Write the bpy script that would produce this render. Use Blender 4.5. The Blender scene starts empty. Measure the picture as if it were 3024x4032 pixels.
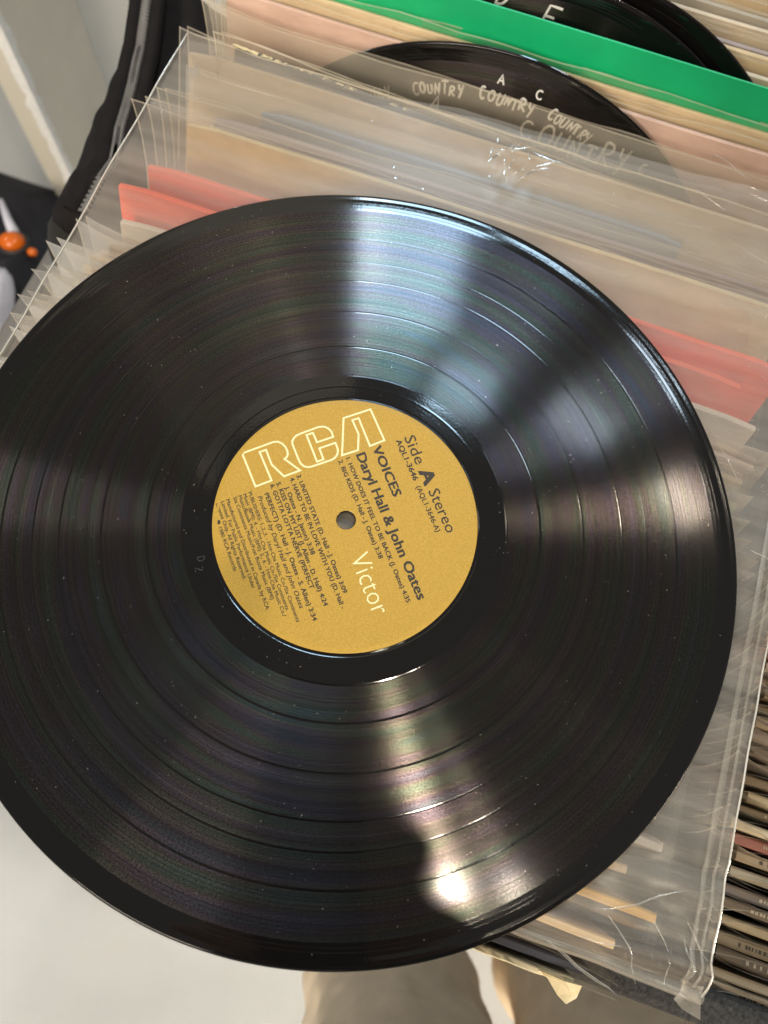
import bpy, math, random
from mathutils import Vector, Matrix, noise

SC = bpy.context.scene
COL = SC.collection
random.seed(7)

# ---------------------------------------------------------------- camera
# millimetres in the notes, metres in the scene; the record's label centre is the origin
CAM_POS = (0.268, -85.887, 273.661)
CAM_R = ((0.998662, -0.016034, -0.049169), (0.0, 0.950729, -0.310024), (0.051717, 0.309609, 0.949457))
F_PX, W_PX, H_PX, DISP = 2964.88, 3024.0, 4032.0, 1.8228
cam_d = bpy.data.cameras.new('camera')
cam_d.sensor_fit = 'VERTICAL'
cam_d.sensor_height = 36.0
cam_d.sensor_width = 27.0
cam_d.lens = 36.0 * F_PX / H_PX
cam_d.clip_start = 0.01
cam_d.clip_end = 50.0
cam_d.dof.use_dof = True
cam_d.dof.focus_distance = 0.285
cam_d.dof.aperture_fstop = 10.0
cam = bpy.data.objects.new('camera', cam_d)
COL.objects.link(cam)
m = Matrix([list(CAM_R[i]) + [CAM_POS[i] / 1000.0] for i in range(3)] + [[0, 0, 0, 1]])
cam.matrix_world = m
SC.camera = cam

# ---------------------------------------------------------------- world, lamps, exposure
world = bpy.data.worlds.new('World')
SC.world = world
world.use_nodes = True
bg = world.node_tree.nodes['Background']
bg.inputs[0].default_value = (1.0, 0.93, 0.84, 1)
bg.inputs[1].default_value = 0.17

def area_light(name, pos, target, sx, sy, power, colour, shape='RECTANGLE'):
    d = bpy.data.lights.new(name, 'AREA')
    d.shape = shape
    d.size = sx
    if shape in ('RECTANGLE', 'ELLIPSE'):
        d.size_y = sy
    d.energy = power
    d.color = colour
    o = bpy.data.objects.new(name, d)
    COL.objects.link(o)
    o.location = pos
    o.rotation_euler = (Vector(target) - Vector(pos)).to_track_quat('-Z', 'Y').to_euler()
    return o

area_light('ceiling_lamp', (0.346, -0.518, 2.5), (0, 0, 0), 0.10, 0.10, 14.5, (1.0, 0.86, 0.66), 'DISK')
area_light('ceiling_lamp', (0.575, -0.505, 2.5), (0, 0, 0), 0.08, 0.08, 1.8, (1.0, 0.88, 0.72), 'DISK')
area_light('ceiling_lamp', (1.33, 0.89, 2.5), (0, 0, 0), 0.20, 0.11, 3.6, (1.0, 0.86, 0.68))
area_light('window_light', (0.10, 2.0, 2.5), (0, 0, 0), 0.78, 0.62, 34.0, (0.52, 0.78, 1.0))
area_light('window_light', (-0.28, 2.05, 2.5), (0, 0, 0), 0.85, 0.4, 11.0, (1.0, 0.93, 0.88))
area_light('window_light', (0.47, 1.36, 2.5), (0, 0, 0), 0.24, 0.20, 3.4, (0.55, 0.80, 1.0))
area_light('window_light', (0.95, 1.22, 2.5), (0, 0, 0), 0.26, 0.16, 2.2, (0.70, 0.86, 1.0))
area_light('fill_light', (-1.9, -2.8, 2.1), (0, 0, 0), 1.4, 1.0, 100.0, (1.0, 0.87, 0.70))  # added fill from behind, brightens the record faces; no known source
low = area_light('fill_light', (1.5, -0.95, 0.0), (0.18, -0.33, -0.45), 0.5, 0.5, 4.0, (1.0, 0.9, 0.76))  # added low fill aimed at the trousers, not a real lamp
low.data.spread = math.radians(36)
side = area_light('side_fill', (-1.7, 0.75, 1.5), (-.45, .45, -.85), 0.35, 0.35, 1.8, (1.0, 0.97, 0.92))  # added fill for the floor and column at the left
side.data.spread = math.radians(85)

vs = SC.view_settings
vs.view_transform = 'Standard'
vs.look = 'None'
vs.exposure = 0.5
vs.gamma = 1.0
SC.cycles.use_denoising = True
SC.cycles.max_bounces = 14
SC.cycles.transparent_max_bounces = 48
SC.cycles.diffuse_bounces = 4
SC.cycles.glossy_bounces = 4
SC.cycles.caustics_reflective = False
SC.cycles.caustics_refractive = False
SC.cycles.sample_clamp_indirect = 4.0

# ---------------------------------------------------------------- helpers
C19, S19 = math.cos(math.radians(19)), math.sin(math.radians(19))
LEAN = math.radians(17)
MM = 0.001

def B(u, v, z):
    """bin coordinates in mm (u along the record tops, v towards the back) to world metres"""
    return Vector(((u * C19 + v * S19) * MM, (-u * S19 + v * C19) * MM, z * MM))

def at(px, py, z):
    """world point at height z (mm) that the photograph shows at px, py"""
    x, y = px * DISP, py * DISP
    d = Vector(((x - W_PX / 2) / F_PX, -(y - H_PX / 2) / F_PX, -1.0))
    w = Vector([sum(CAM_R[i][k] * d[k] for k in range(3)) for i in range(3)])
    t = (z - CAM_POS[2]) / w.z
    return Vector([(CAM_POS[i] + w[i] * t) * MM for i in range(3)])

class MB:
    def __init__(self):
        self.v, self.f, self.m = [], [], []
    def add(self, verts, faces, mi=0):
        n = len(self.v)
        self.v += [Vector(p) for p in verts]
        self.f += [tuple(i + n for i in f) for f in faces]
        self.m += [mi] * len(faces)
    def grid(self, pts, mi=0, flip=False):
        """pts: rows of points"""
        n, k = len(pts), len(pts[0])
        fs = []
        for i in range(n - 1):
            for j in range(k - 1):
                q = (i * k + j, i * k + j + 1, (i + 1) * k + j + 1, (i + 1) * k + j)
                fs.append(q[::-1] if flip else q)
        self.add([p for r in pts for p in r], fs, mi)
    def hexa(self, p, mi=0):
        """8 corners: bottom ring 0-3, top ring 4-7"""
        self.add(p, [(3, 2, 1, 0), (4, 5, 6, 7), (0, 1, 5, 4), (1, 2, 6, 5), (2, 3, 7, 6), (3, 0, 4, 7)], mi)
    def box(self, f, a, b, mi=0):
        """box between a and b in the frame f(u, v, z)"""
        (x0, y0, z0), (x1, y1, z1) = a, b
        self.hexa([f(x0, y0, z0), f(x1, y0, z0), f(x1, y1, z0), f(x0, y1, z0),
                   f(x0, y0, z1), f(x1, y0, z1), f(x1, y1, z1), f(x0, y1, z1)], mi)
    def rings(self, rings, mi=0, close=True, caps=True):
        n, k = len(rings), len(rings[0])
        fs = []
        for i in range(n - 1):
            for j in range(k if close else k - 1):
                j2 = (j + 1) % k
                fs.append((i * k + j, i * k + j2, (i + 1) * k + j2, (i + 1) * k + j))
        if caps:
            fs.append(tuple(range(k))[::-1])
            fs.append(tuple((n - 1) * k + j for j in range(k)))
        self.add([p for r in rings for p in r], fs, mi)
    def tube(self, path, r, k=8, mi=0):
        rs = []
        for i, p in enumerate(path):
            a = path[max(i - 1, 0)]
            b = path[min(i + 1, len(path) - 1)]
            d = (b - a).normalized()
            up = Vector((0, 0, 1)) if abs(d.z) < .9 else Vector((1, 0, 0))
            s = d.cross(up).normalized()
            t = s.cross(d)
            rr = r[i] if isinstance(r, (list, tuple)) else r
            rs.append([p + (s * math.cos(6.2832 * j / k) + t * math.sin(6.2832 * j / k)) * rr for j in range(k)])
        self.rings(rs, mi)
    def ball(self, c, rad, nu=14, nv=9, mi=0, fn=None):
        rs = []
        for i in range(nv + 1):
            a = math.pi * (i / nv) * .998 + .001
            ring = []
            for j in range(nu):
                b = 6.28318 * j / nu
                d = Vector((math.sin(a) * math.cos(b), math.sin(a) * math.sin(b), math.cos(a)))
                k = fn(d) if fn else 1.0
                ring.append(c + Vector((d.x * rad[0], d.y * rad[1], d.z * rad[2])) * k)
            rs.append(ring)
        self.rings(rs[::-1], mi)
    def build(self, name, mats, parent=None, smooth=False, bevel=0.0):
        me = bpy.data.meshes.new(name)
        o0 = PLACE[parent.name] if parent else Vector((0, 0, 0))
        me.from_pydata([p - o0 for p in self.v], [], self.f)
        if not isinstance(mats, (list, tuple)):
            mats = [mats]
        for mt in mats:
            me.materials.append(mt)
        if len(mats) > 1:
            me.polygons.foreach_set('material_index', self.m)
        if smooth:
            me.polygons.foreach_set('use_smooth', [True] * len(me.polygons))
        me.update()
        o = bpy.data.objects.new(name, me)
        COL.objects.link(o)
        if parent:
            o.parent = parent
            PLACE[o.name] = o0
        else:
            PLACE[o.name] = Vector((0, 0, 0))
        if bevel:
            b = o.modifiers.new('bevel', 'BEVEL')
            b.width = bevel
            b.segments = 2
            b.limit_method = 'ANGLE'
        return o

PLACE = {}

def tag(o, label=None, cat=None, group=None, kind=None):
    if label: o['label'] = label
    if cat: o['category'] = cat
    if group: o['group'] = group
    if kind: o['kind'] = kind
    return o

def thing(name, loc, label, cat, group=None):
    o = bpy.data.objects.new(name, None)
    o.empty_display_size = 0.02
    COL.objects.link(o)
    o.location = loc
    PLACE[o.name] = Vector(loc)
    return tag(o, label, cat, group)

def nz(x, y=0.0, z=0.0):
    return noise.noise(Vector((x, y, z)))

# ---------------------------------------------------------------- materials
class NT:
    def __init__(self, name):
        self.mat = bpy.data.materials.new(name)
        self.mat.use_nodes = True
        self.t = self.mat.node_tree
        self.t.nodes.clear()
        self.out = self.t.nodes.new('ShaderNodeOutputMaterial')
    def n(self, kind, **kw):
        nd = self.t.nodes.new('ShaderNode' + kind)
        for k, v in kw.items():
            if k.startswith('i_'):
                key = k[2:]
                key = int(key) if key.isdigit() else key.replace('_', ' ')
                self.set(nd.inputs[key], v)
            else:
                setattr(nd, k, v)
        return nd
    def set(self, sock, v):
        if isinstance(v, bpy.types.NodeSocket):
            self.t.links.new(v, sock)
        elif isinstance(v, bpy.types.Node):
            self.t.links.new(v.outputs[0], sock)
        else:
            if isinstance(v, (tuple, list)) and len(v) == 3 and sock.type == 'RGBA':
                v = (*v, 1)
            sock.default_value = v
    def math(self, op, a, b=0.0, c=0.0, clamp=False):
        nd = self.n('Math', operation=op, use_clamp=clamp)
        self.set(nd.inputs[0], a); self.set(nd.inputs[1], b)
        if op in ('MULTIPLY_ADD', 'SMOOTHSTEP'): self.set(nd.inputs[2], c)
        return nd.outputs[0]
    def maprange(self, v, a, b, c, d):
        nd = self.n('MapRange')
        for i, x in enumerate((v, a, b, c, d)): self.set(nd.inputs[i], x)
        return nd.outputs[0]
    def mix(self, fac, a, b):
        nd = self.n('Mix', data_type='RGBA')
        self.set(nd.inputs[0], fac); self.set(nd.inputs[6], a); self.set(nd.inputs[7], b)
        return nd.outputs[2]
    def noise(self, vec, scale, detail=2.0, rough=.5, dim='3D'):
        nd = self.n('TexNoise', noise_dimensions=dim)
        if vec is not None: self.set(nd.inputs['Vector'], vec)
        nd.inputs['Scale'].default_value = scale
        nd.inputs['Detail'].default_value = detail
        nd.inputs['Roughness'].default_value = rough
        return nd
    def done(self, shader):
        self.t.links.new(shader.outputs[0] if isinstance(shader, bpy.types.Node) else shader, self.out.inputs['Surface'])
        return self.mat

def plain(name, col, rough=.6, var=.15, scale=60.0, bump=0.0, bscale=400.0, spec=.5, coord='Object', stretch=None, metallic=0.0):
    k = NT(name)
    tc = k.n('TexCoord').outputs[coord]
    if stretch:
        mp = k.n('Mapping'); k.set(mp.inputs['Vector'], tc); mp.inputs['Scale'].default_value = stretch
        tc = mp.outputs[0]
    n1 = k.noise(tc, scale, 4.0, .6)
    a = tuple(max(0, c * (1 - var)) for c in col)
    b = tuple(min(1, c * (1 + var)) for c in col)
    c = k.mix(k.maprange(n1.outputs[0], .3, .7, 0, 1), a, b)
    p = k.n('BsdfPrincipled', i_Base_Color=c, i_Roughness=rough, i_Metallic=metallic)
    p.inputs['Specular IOR Level'].default_value = spec
    if bump:
        n2 = k.noise(tc, bscale, 3.0)
        bp = k.n('Bump', i_Strength=bump, i_Height=n2.outputs[0])
        bp.inputs['Distance'].default_value = 0.001
        k.set(p.inputs['Normal'], bp)
    return k.done(p)

def film(name, haze, tint=(.995, .98, .95), rough=.22, bump=.12, milk=(.93, .85, .71), scale=60.0, gloss=.6, streak=False):
    """thin clear polythene: mostly see-through, some milky scatter, a gloss"""
    k = NT(name)
    tc = k.n('TexCoord').outputs['Object']
    n1 = k.noise(tc, scale, 5.0, .6)
    n2 = k.noise(tc, scale * 4, 3.0)
    if streak:
        mp = k.n('Mapping', vector_type='TEXTURE'); k.set(mp.inputs['Vector'], tc)
        mp.inputs['Rotation'].default_value = (0, 0, math.radians(-17))
        mp.inputs['Scale'].default_value = (.30, .013, 1.0)
        n1 = k.noise(mp.outputs[0], 1.0, 5.0, .65)
        milk = k.mix(k.maprange(k.noise(mp.outputs[0], .55, 2.0).outputs[0], .35, .65, 0, 1), milk, (.86, .77, .69))
    bp = k.n('Bump', i_Strength=bump, i_Height=n2.outputs[0]); bp.inputs['Distance'].default_value = .001
    tr = k.n('BsdfTransparent', i_Color=tint)
    df = k.n('BsdfDiffuse', i_Color=milk)
    tl = k.n('BsdfTranslucent', i_Color=milk)
    dd = k.n('MixShader', i_Fac=.4); k.set(dd.inputs[1], df); k.set(dd.inputs[2], tl)
    hz = k.maprange(n1.outputs[0], .3, .7, haze * (.45 if streak else .7), haze * (1.6 if streak else 1.3))
    s1 = k.n('MixShader'); k.set(s1.inputs[0], hz); k.set(s1.inputs[1], tr); k.set(s1.inputs[2], dd)
    gl = k.n('BsdfGlossy', i_Roughness=rough, i_Color=(1, 1, 1)); k.set(gl.inputs['Normal'], bp)
    fr = k.n('Fresnel', i_IOR=1.5); k.set(fr.inputs['Normal'], bp)
    s2 = k.n('MixShader'); k.set(s2.inputs[0], k.math('MULTIPLY', fr, gloss)); k.set(s2.inputs[1], s1); k.set(s2.inputs[2], gl)
    return k.done(s2)

M = {}
M['film'] = film('sleeve_film', .065)
M['film_edge'] = film('sleeve_film_edge', .45, rough=.25)  # whiter rim: light caught by the film's edge, put into the colour
M['sheet'] = film('outer_sleeve_film', .17, milk=(.95, .90, .81), rough=.33, bump=.05, scale=28.0, gloss=.28, streak=True)
M['sheet_edge'] = film('outer_sleeve_edge', .85, milk=(.95, .92, .84))  # whiter bead, stands in for light catching the cut edge
M['crease'] = film('outer_sleeve_crease', .30, milk=(.95, .90, .78), rough=.18, gloss=1.6)
M['veil'] = film('loose_sleeve_film', .20, scale=25.0)
M['seam'] = film('outer_sleeve_seam', .22, milk=(.90, .84, .74), rough=.3)

def vinyl(name, grooved):
    k = NT(name)
    tc = k.n('TexCoord').outputs['Object']
    sx = k.n('SeparateXYZ', i_Vector=tc)
    x, y = sx.outputs[0], sx.outputs[1]
    r = k.math('SQRT', k.math('ADD', k.math('MULTIPLY', x, x), k.math('MULTIPLY', y, y)))
    th = k.math('ARCTAN2', y, x)
    if not grooved:
        p = k.n('BsdfPrincipled', i_Base_Color=(.0055, .005, .005), i_Roughness=.07)
        p.inputs['IOR'].default_value = 1.5
        n0 = k.noise(tc, 900, 2.0)
        bp = k.n('Bump', i_Strength=.03, i_Height=n0.outputs[0]); bp.inputs['Distance'].default_value = .0003
        k.set(p.inputs['Normal'], bp)
        return k.done(p)
    rv = k.n('CombineXYZ', i_X=r)
    fine = k.noise(rv, 1500, 4.0, .75)         # groove by groove, on the radius only
    broad = k.noise(rv, 240, 2.0, .6)          # loud and quiet passages
    gv = k.n('CombineXYZ', i_X=k.math('MULTIPLY', r, 2300.0), i_Y=k.math('MULTIPLY', th, 170.0))
    glint = k.noise(gv, 1.0, 2.0, .7)          # sparkle along the grooves
    lv = k.math('MULTIPLY', k.maprange(glint.outputs[0], .3, .7, .25, 1.9), k.maprange(broad.outputs[0], .3, .7, .7, 1.2))
    lv = k.math('MULTIPLY', lv, k.maprange(fine.outputs[0], .32, .68, .30, 1.7))
    iv = k.n('CombineXYZ', i_X=k.math('MULTIPLY', r, 150.0), i_Y=k.math('MULTIPLY', th, 1.3))
    hue = k.noise(iv, 1.0, 2.0, .5)
    tint = k.n('HueSaturation', i_Hue=k.maprange(hue.outputs[0], .3, .7, .05, .95), i_Color=(1.0, .86, .80))  # iridescent sheen painted into the gloss colour by radius and angle
    sc = k.n('VectorMath', operation='SCALE'); k.set(sc.inputs[0], tint); k.set(sc.inputs['Scale'], k.math('MULTIPLY', lv, GROOVE_SPEC))
    tg = k.n('Tangent', direction_type='RADIAL', axis='Z')
    an = k.n('BsdfAnisotropic', i_Color=sc.outputs[0], i_Anisotropy=.70, i_Rotation=0.0)
    jb = k.n('Bump', i_Strength=1.0, i_Height=glint.outputs[0]); jb.inputs['Distance'].default_value = .000007
    k.set(an.inputs['Normal'], jb)
    an.distribution = 'GGX'
    k.set(an.inputs['Tangent'], tg)
    k.set(an.inputs['Roughness'], k.maprange(broad.outputs[0], .3, .7, .19, .215))
    sc2 = k.n('VectorMath', operation='SCALE'); k.set(sc2.inputs[0], sc.outputs[0]); sc2.inputs['Scale'].default_value = .09
    an2 = k.n('BsdfAnisotropic', i_Color=sc2.outputs[0], i_Anisotropy=.87, i_Roughness=.20)
    k.set(an2.inputs['Tangent'], tg); k.set(an2.inputs['Normal'], jb)
    df = k.n('BsdfDiffuse', i_Color=(.0055, .005, .0047))
    gl = k.n('BsdfGlossy', i_Color=(.36, .36, .36), i_Roughness=.10)
    fr = k.n('Fresnel', i_IOR=1.4)
    m1 = k.n('MixShader'); k.set(m1.inputs[0], fr); k.set(m1.inputs[1], df); k.set(m1.inputs[2], gl)
    ad = k.n('AddShader'); k.set(ad.inputs[0], m1); k.set(ad.inputs[1], an)
    ad2 = k.n('AddShader'); k.set(ad2.inputs[0], ad); k.set(ad2.inputs[1], an2)
    return k.done(ad2)

GROOVE_SPEC = .034
M['groove'] = vinyl('vinyl_groove', True)
M['gloss'] = vinyl('vinyl_smooth', False)

def label_paper():
    k = NT('gold_label_paper')
    tc = k.n('TexCoord').outputs['Object']
    g = k.noise(tc, 1900, 3.0, .7)
    g2 = k.noise(tc, 70, 3.0)
    c = k.mix(k.maprange(g.outputs[0], .3, .7, 0, 1), (.38, .232, .034), (.59, .375, .070))
    c = k.mix(k.math('MULTIPLY', k.maprange(g2.outputs[0], .35, .7, 0, 1), .25), c, (.50, .29, .05))
    p = k.n('BsdfPrincipled', i_Base_Color=c, i_Roughness=.42, i_Metallic=.0)
    p.inputs['Specular IOR Level'].default_value = .22
    bp = k.n('Bump', i_Strength=.25, i_Height=g.outputs[0]); bp.inputs['Distance'].default_value = .0002
    k.set(p.inputs['Normal'], bp)
    return k.done(p)

M['label'] = label_paper()
M['ink'] = plain('brown_black_ink', (.035, .024, .012), .6, .2, 900)
M['pale_print'] = plain('faded_pale_print', (.38, .33, .25), .7)
M['logo_ink'] = plain('pale_yellow_ink', (.82, .77, .42), .5, .05, 600)
M['dust'] = plain('dust', (.42, .40, .37), .9)
M['etch'] = plain('etched_scratch', (.05, .05, .05), .3)
M['marker'] = plain('white_marker', (.75, .75, .73), .6, .08, 500)
M['felt'] = plain('black_speckled_felt', (.030, .029, .028), .95, .7, 700, .5, 900)
M['fabric'] = plain('black_nylon', (.010, .0085, .009), .85, .25, 120, .25, 2500, spec=.2)
M['zip'] = plain('zip_teeth', (.16, .155, .15), .4, .2)
M['fabric_pad'] = plain('black_felt_pad', (.022, .022, .021), .95, .35, 500, .4, 1200)
M['steel'] = plain('grey_steel', (.20, .19, .18), .45, .1, metallic=.4)
M['green'] = plain('green_plastic', (.0, .40, .15), .33, .16, 22, .08, 80)
M['paper'] = plain('torn_cream_paper', (.80, .68, .40), .85, .15, 300)

# ---------------------------------------------------------------- the vinyl record
R_GAPS = (74.7, 91.2, 106.5, 116.0, 127.6)

def disc_mesh(parent, name='disc', seg=360, frame=None, z0=0.0, fine=True):
    """lathe of a 12 inch record: label bed, run-out, bands of grooves with track gaps, lead-in, raised lip"""
    fr = frame or (lambda x, y, z: Vector((x, y, z)) * MM)
    prof = [(3.65, -1.7, 0), (3.55, -.9, 0), (3.65, -.12, 0), (3.9, 0, 0), (50.6, 0, 0), (51.0, -.10, 0), (51.5, -.10, 0),
            (51.9, 0, 0), (56.0, 0, 0), (56.7, .012, 0), (57.4, 0, 0), (61.2, 0, 0), (61.6, -.06, 0), (62.0, -.06, 1), (62.05, -.06, 1)]
    if fine:
        for g in R_GAPS:
            prof += [(g - .40, -.06, 1), (g - .36, -.06, 0), (g - .13, -.085, 0), (g + .13, -.085, 0), (g + .36, -.06, 0), (g + .40, -.06, 1)]
    prof += [(142.6, -.06, 1), (142.8, -.05, 0), (144.0, .0, 0), (144.2, -.04, 0), (145.4, .03, 0), (145.6, -.01, 0), (146.9, .10, 0),
             (148.2, .26, 0), (149.4, .32, 0), (150.2, .22, 0), (150.75, -.05, 0), (151.0, -.5, 0), (150.8, -1.0, 0), (150.2, -1.4, 0),
             (148.5, -1.65, 0), (144.0, -1.5, 0), (50, -1.45, 0), (3.65, -1.7, 0)]
    # support loops, so that each land stays flat right up to its edges
    full = []
    for q, (r, z, mi) in enumerate(prof):
        full.append((r, z, mi))
        if q + 1 < len(prof):
            r2, z2, m2 = prof[q + 1]
            d = math.hypot(r2 - r, z2 - z)
            if d > .3:
                k = .07 / d
                mm_ = 1 if mi == 1 and m2 == 1 else 0
                full.append((r + (r2 - r) * k, z + (z2 - z) * k, mm_)); full.append((r2 - (r2 - r) * k, z2 - (z2 - z) * k, mm_))
    prof = full
    mb = MB()
    n = len(prof)
    for (r, z, mi) in prof:
        for j in range(seg):
            a = 2 * math.pi * j / seg
            mb.v.append(fr(r * math.cos(a), r * math.sin(a), z + z0))
    for i in range(n - 1):
        mi = 1 if prof[i][2] == 1 and prof[i + 1][2] == 1 else 0
        for j in range(seg):
            j2 = (j + 1) % seg
            mb.f.append((i * seg + j, i * seg + j2, (i + 1) * seg + j2, (i + 1) * seg + j)[::-1])
            mb.m.append(mi)
    return mb

def flat_ring(r0, r1, z, seg=180, lift=0.0, frame=None):
    fr = frame or (lambda x, y, z: Vector((x, y, z)) * MM)
    mb = MB()
    prof = [(r0, z - .08), (r0 + .08, z - .01), (r0 + .14, z), (r0 + .3, z), (11.3, z), (11.7, z + lift), (12.0, z + lift), (12.4, z), (r1 - 2.2, z), (r1 - 1.7, z + .06), (r1 - 1.2, z), (r1 - .35, z), (r1, z - .10)]
    for (r, zz) in prof:
        for j in range(seg):
            a = 2 * math.pi * j / seg
            mb.v.append(fr(r * math.cos(a), r * math.sin(a), zz))
    for i in range(len(prof) - 1):
        for j in range(seg):
            j2 = (j + 1) % seg
            mb.f.append((i * seg + j, i * seg + j2, (i + 1) * seg + j2, (i + 1) * seg + j)[::-1])
            mb.m.append(0)
    return mb

rec = thing('vinyl_record', (0, 0, 0), 'glossy black twelve inch record with a gold label lying on the clear sleeve', 'record')
disc = disc_mesh(rec).build('disc', [M['gloss'], M['groove']], rec, smooth=True)
lab = flat_ring(3.75, 50.35, .13, lift=.010).build('label', M['label'], rec, smooth=True)

FONT = None
def glyph_mesh(text, bold):
    cu = bpy.data.curves.new('lettering', 'FONT')
    cu.body = text
    cu.size = 1.0
    if FONT: cu.font = FONT
    cu.resolution_u = 2
    if bold == 9: cu.offset = -.016
    if bold == 3: cu.shear = .2
    ob = bpy.data.objects.new('lettering', cu)
    COL.objects.link(ob)
    dg = bpy.context.evaluated_depsgraph_get()
    me = bpy.data.meshes.new_from_object(ob.evaluated_get(dg))
    vs_ = [Vector(v.co) for v in me.vertices]
    fs_ = [tuple(p.vertices) for p in me.polygons]
    bpy.data.objects.remove(ob); bpy.data.curves.remove(cu); bpy.data.meshes.remove(me)
    return vs_, fs_

CAP = max(v.y for v in glyph_mesh('H', 0)[0])
TEXT = [  # words, start and end of the line at mid height (mm on the label), cap height, weight
    ('Side', 24.85, 35.44, 28.50, 23.63, 4.4, 0),
    ('A', 29.96, 20.93, 33.10, 15.65, 5.2, 2),
    ('Stereo', 34.14, 13.19, 39.83, -4.27, 4.4, 0),
    ('AQL1-3646', 20.12, 33.55, 26.87, 16.69, 2.1, 1),
    ('(AQL1-3646-A)', 27.64, 14.14, 35.28, -4.01, 2.0, 0),
    ('VOICES', 12.15, 30.72, 18.98, 9.95, 3.5, 1),
    ('Daryl Hall & John Oates', 5.67, 27.51, 28.17, -30.14, 3.7, 1),
    ('1. HOW DOES IT FEEL TO BE BACK (J. Oates) 4:35', 0.24, 25.43, 23.56, -31.35, 1.7, 1),
    ('2. BIG KIDS (D. Hall - J. Oates) 3:38', -2.76, 24.28, 13.42, -14.78, 1.7, 1),
    ('Victor', 4.69, -13.50, 14.01, -35.29, 7.4, 9),
    ('3. UNITED STATE (D. Hall - J. Oates) 3:09', -18.58, 17.92, 0.07, -28.16, 1.7, 1),
    ('4. HARD TO BE IN LOVE WITH YOU (D. Hall -', -21.01, 16.73, -0.68, -33.98, 1.7, 1),
    ('J. Oates - N. Jason) 3:38', -23.15, 12.92, -11.83, -13.53, 1.7, 1),
    ('5. KISS ON MY LIST (J. Allen - D. Hall) 4:24', -26.21, 14.74, -6.91, -33.02, 1.7, 1),
    ('6. GOTTA LOTTA NERVE (PERFECT', -28.80, 13.76, -11.80, -26.56, 1.7, 1),
    ('PERFECT) (D. Hall - J. Oates - S. Allen) 3:34', -30.56, 10.17, -10.62, -38.46, 1.7, 1),
    ('Produced by Daryl Hall and John Oates', -33.11, 9.01, -15.60, -33.95, 1.7, 3),
    ('PUBLISHERS: 1.,2.,3. - Hot-Cha Music Co./Six Continents', -36.86, 10.61, -16.75, -39.02, 1.4, 0),
    ('Music (BMI): 4. - Hot-Cha Music Co./Six Continents', -38.83, 9.76, -20.75, -34.51, 1.4, 0),
    ('Music/Bassik Music (BMI): 5., 6. - Hot-Cha Music Co./', -40.60, 9.06, -21.65, -37.05, 1.4, 0),
    ('Six Continents Music/Fust Buzza Music (BMI)', -42.48, 8.47, -26.41, -30.84, 1.4, 0),
    ('Manufactured and Distributed in Canada by RCA', -45.09, 7.49, -27.91, -34.58, 1.4, 0),
    ('Limited. For Public Performance Under', -47.03, 6.54, -33.30, -26.81, 1.4, 0),
    ('License Only. All Rights Reserved.', -48.88, 5.77, -36.68, -23.40, 1.4, 0),
    ('● 1980 RCA Records', -48.26, -0.80, -40.55, -20.32, 1.4, 0),
]
LAB_ANG = math.radians(-67.7)
e1 = Vector((math.cos(LAB_ANG), math.sin(LAB_ANG)))
e2 = Vector((-e1.y, e1.x))
for (words, x0, y0, x1, y1, cap, wt) in TEXT:
    vs_, fs_ = glyph_mesh(words, wt)
    lo, hi = min(v.x for v in vs_), max(v.x for v in vs_)
    ln = math.hypot(x1 - x0, y1 - y0)
    sx, sy = ln / (hi - lo), cap / CAP
    mid = Vector(((x0 + x1) / 2, (y0 + y1) / 2))
    st = mid - e1 * (ln / 2)
    mb = MB()
    fat = {0: .020, 1: .032, 2: .045, 3: .018, 9: -.004}[wt] if cap < 4 or wt else .006
    for q, (ox, oy) in enumerate(((-fat, -fat * .6), (fat, -fat * .6), (-fat, fat * .6), (fat, fat * .6))):    # heavier strokes: the letters struck four times
        mb.add([((st + e1 * ((v.x - lo + ox) * sx) + e2 * ((v.y + oy) * sy - cap / 2)).to_3d() + Vector((0, 0, .145 + q * .002))) * MM for v in vs_], fs_)
    kind = 'logo_print' if wt == 9 else 'title_print' if cap > 3 else 'number_print' if cap >= 2 else 'track_print' if cap > 1.5 else 'credit_print'
    mb.build(kind, M['logo_ink'] if wt == 9 else M['ink'], lab)

def outline(pts, w, z, closed=True):
    """flat mitred outline of a letter"""
    mb = MB()
    n = len(pts)
    P = [Vector(p) for p in pts]
    ins, outs = [], []
    for i in range(n):
        a, b, c = P[i - 1], P[i], P[(i + 1) % n]
        d1, d2 = (b - a).normalized(), (c - b).normalized()
        n1, n2 = Vector((-d1.y, d1.x)), Vector((-d2.y, d2.x))
        mt = (n1 + n2)
        mt = mt.normalized() if mt.length > .05 else n1
        k = w / 2 / max(.45, mt.dot(n1))
        ins.append(b + mt * k); outs.append(b - mt * k)
    vv = [(p.to_3d() + Vector((0, 0, z))) * MM for p in ins + outs]
    mb.add(vv, [(i, (i + 1) % n, n + (i + 1) % n, n + i) for i in range(n)])
    return mb

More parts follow.
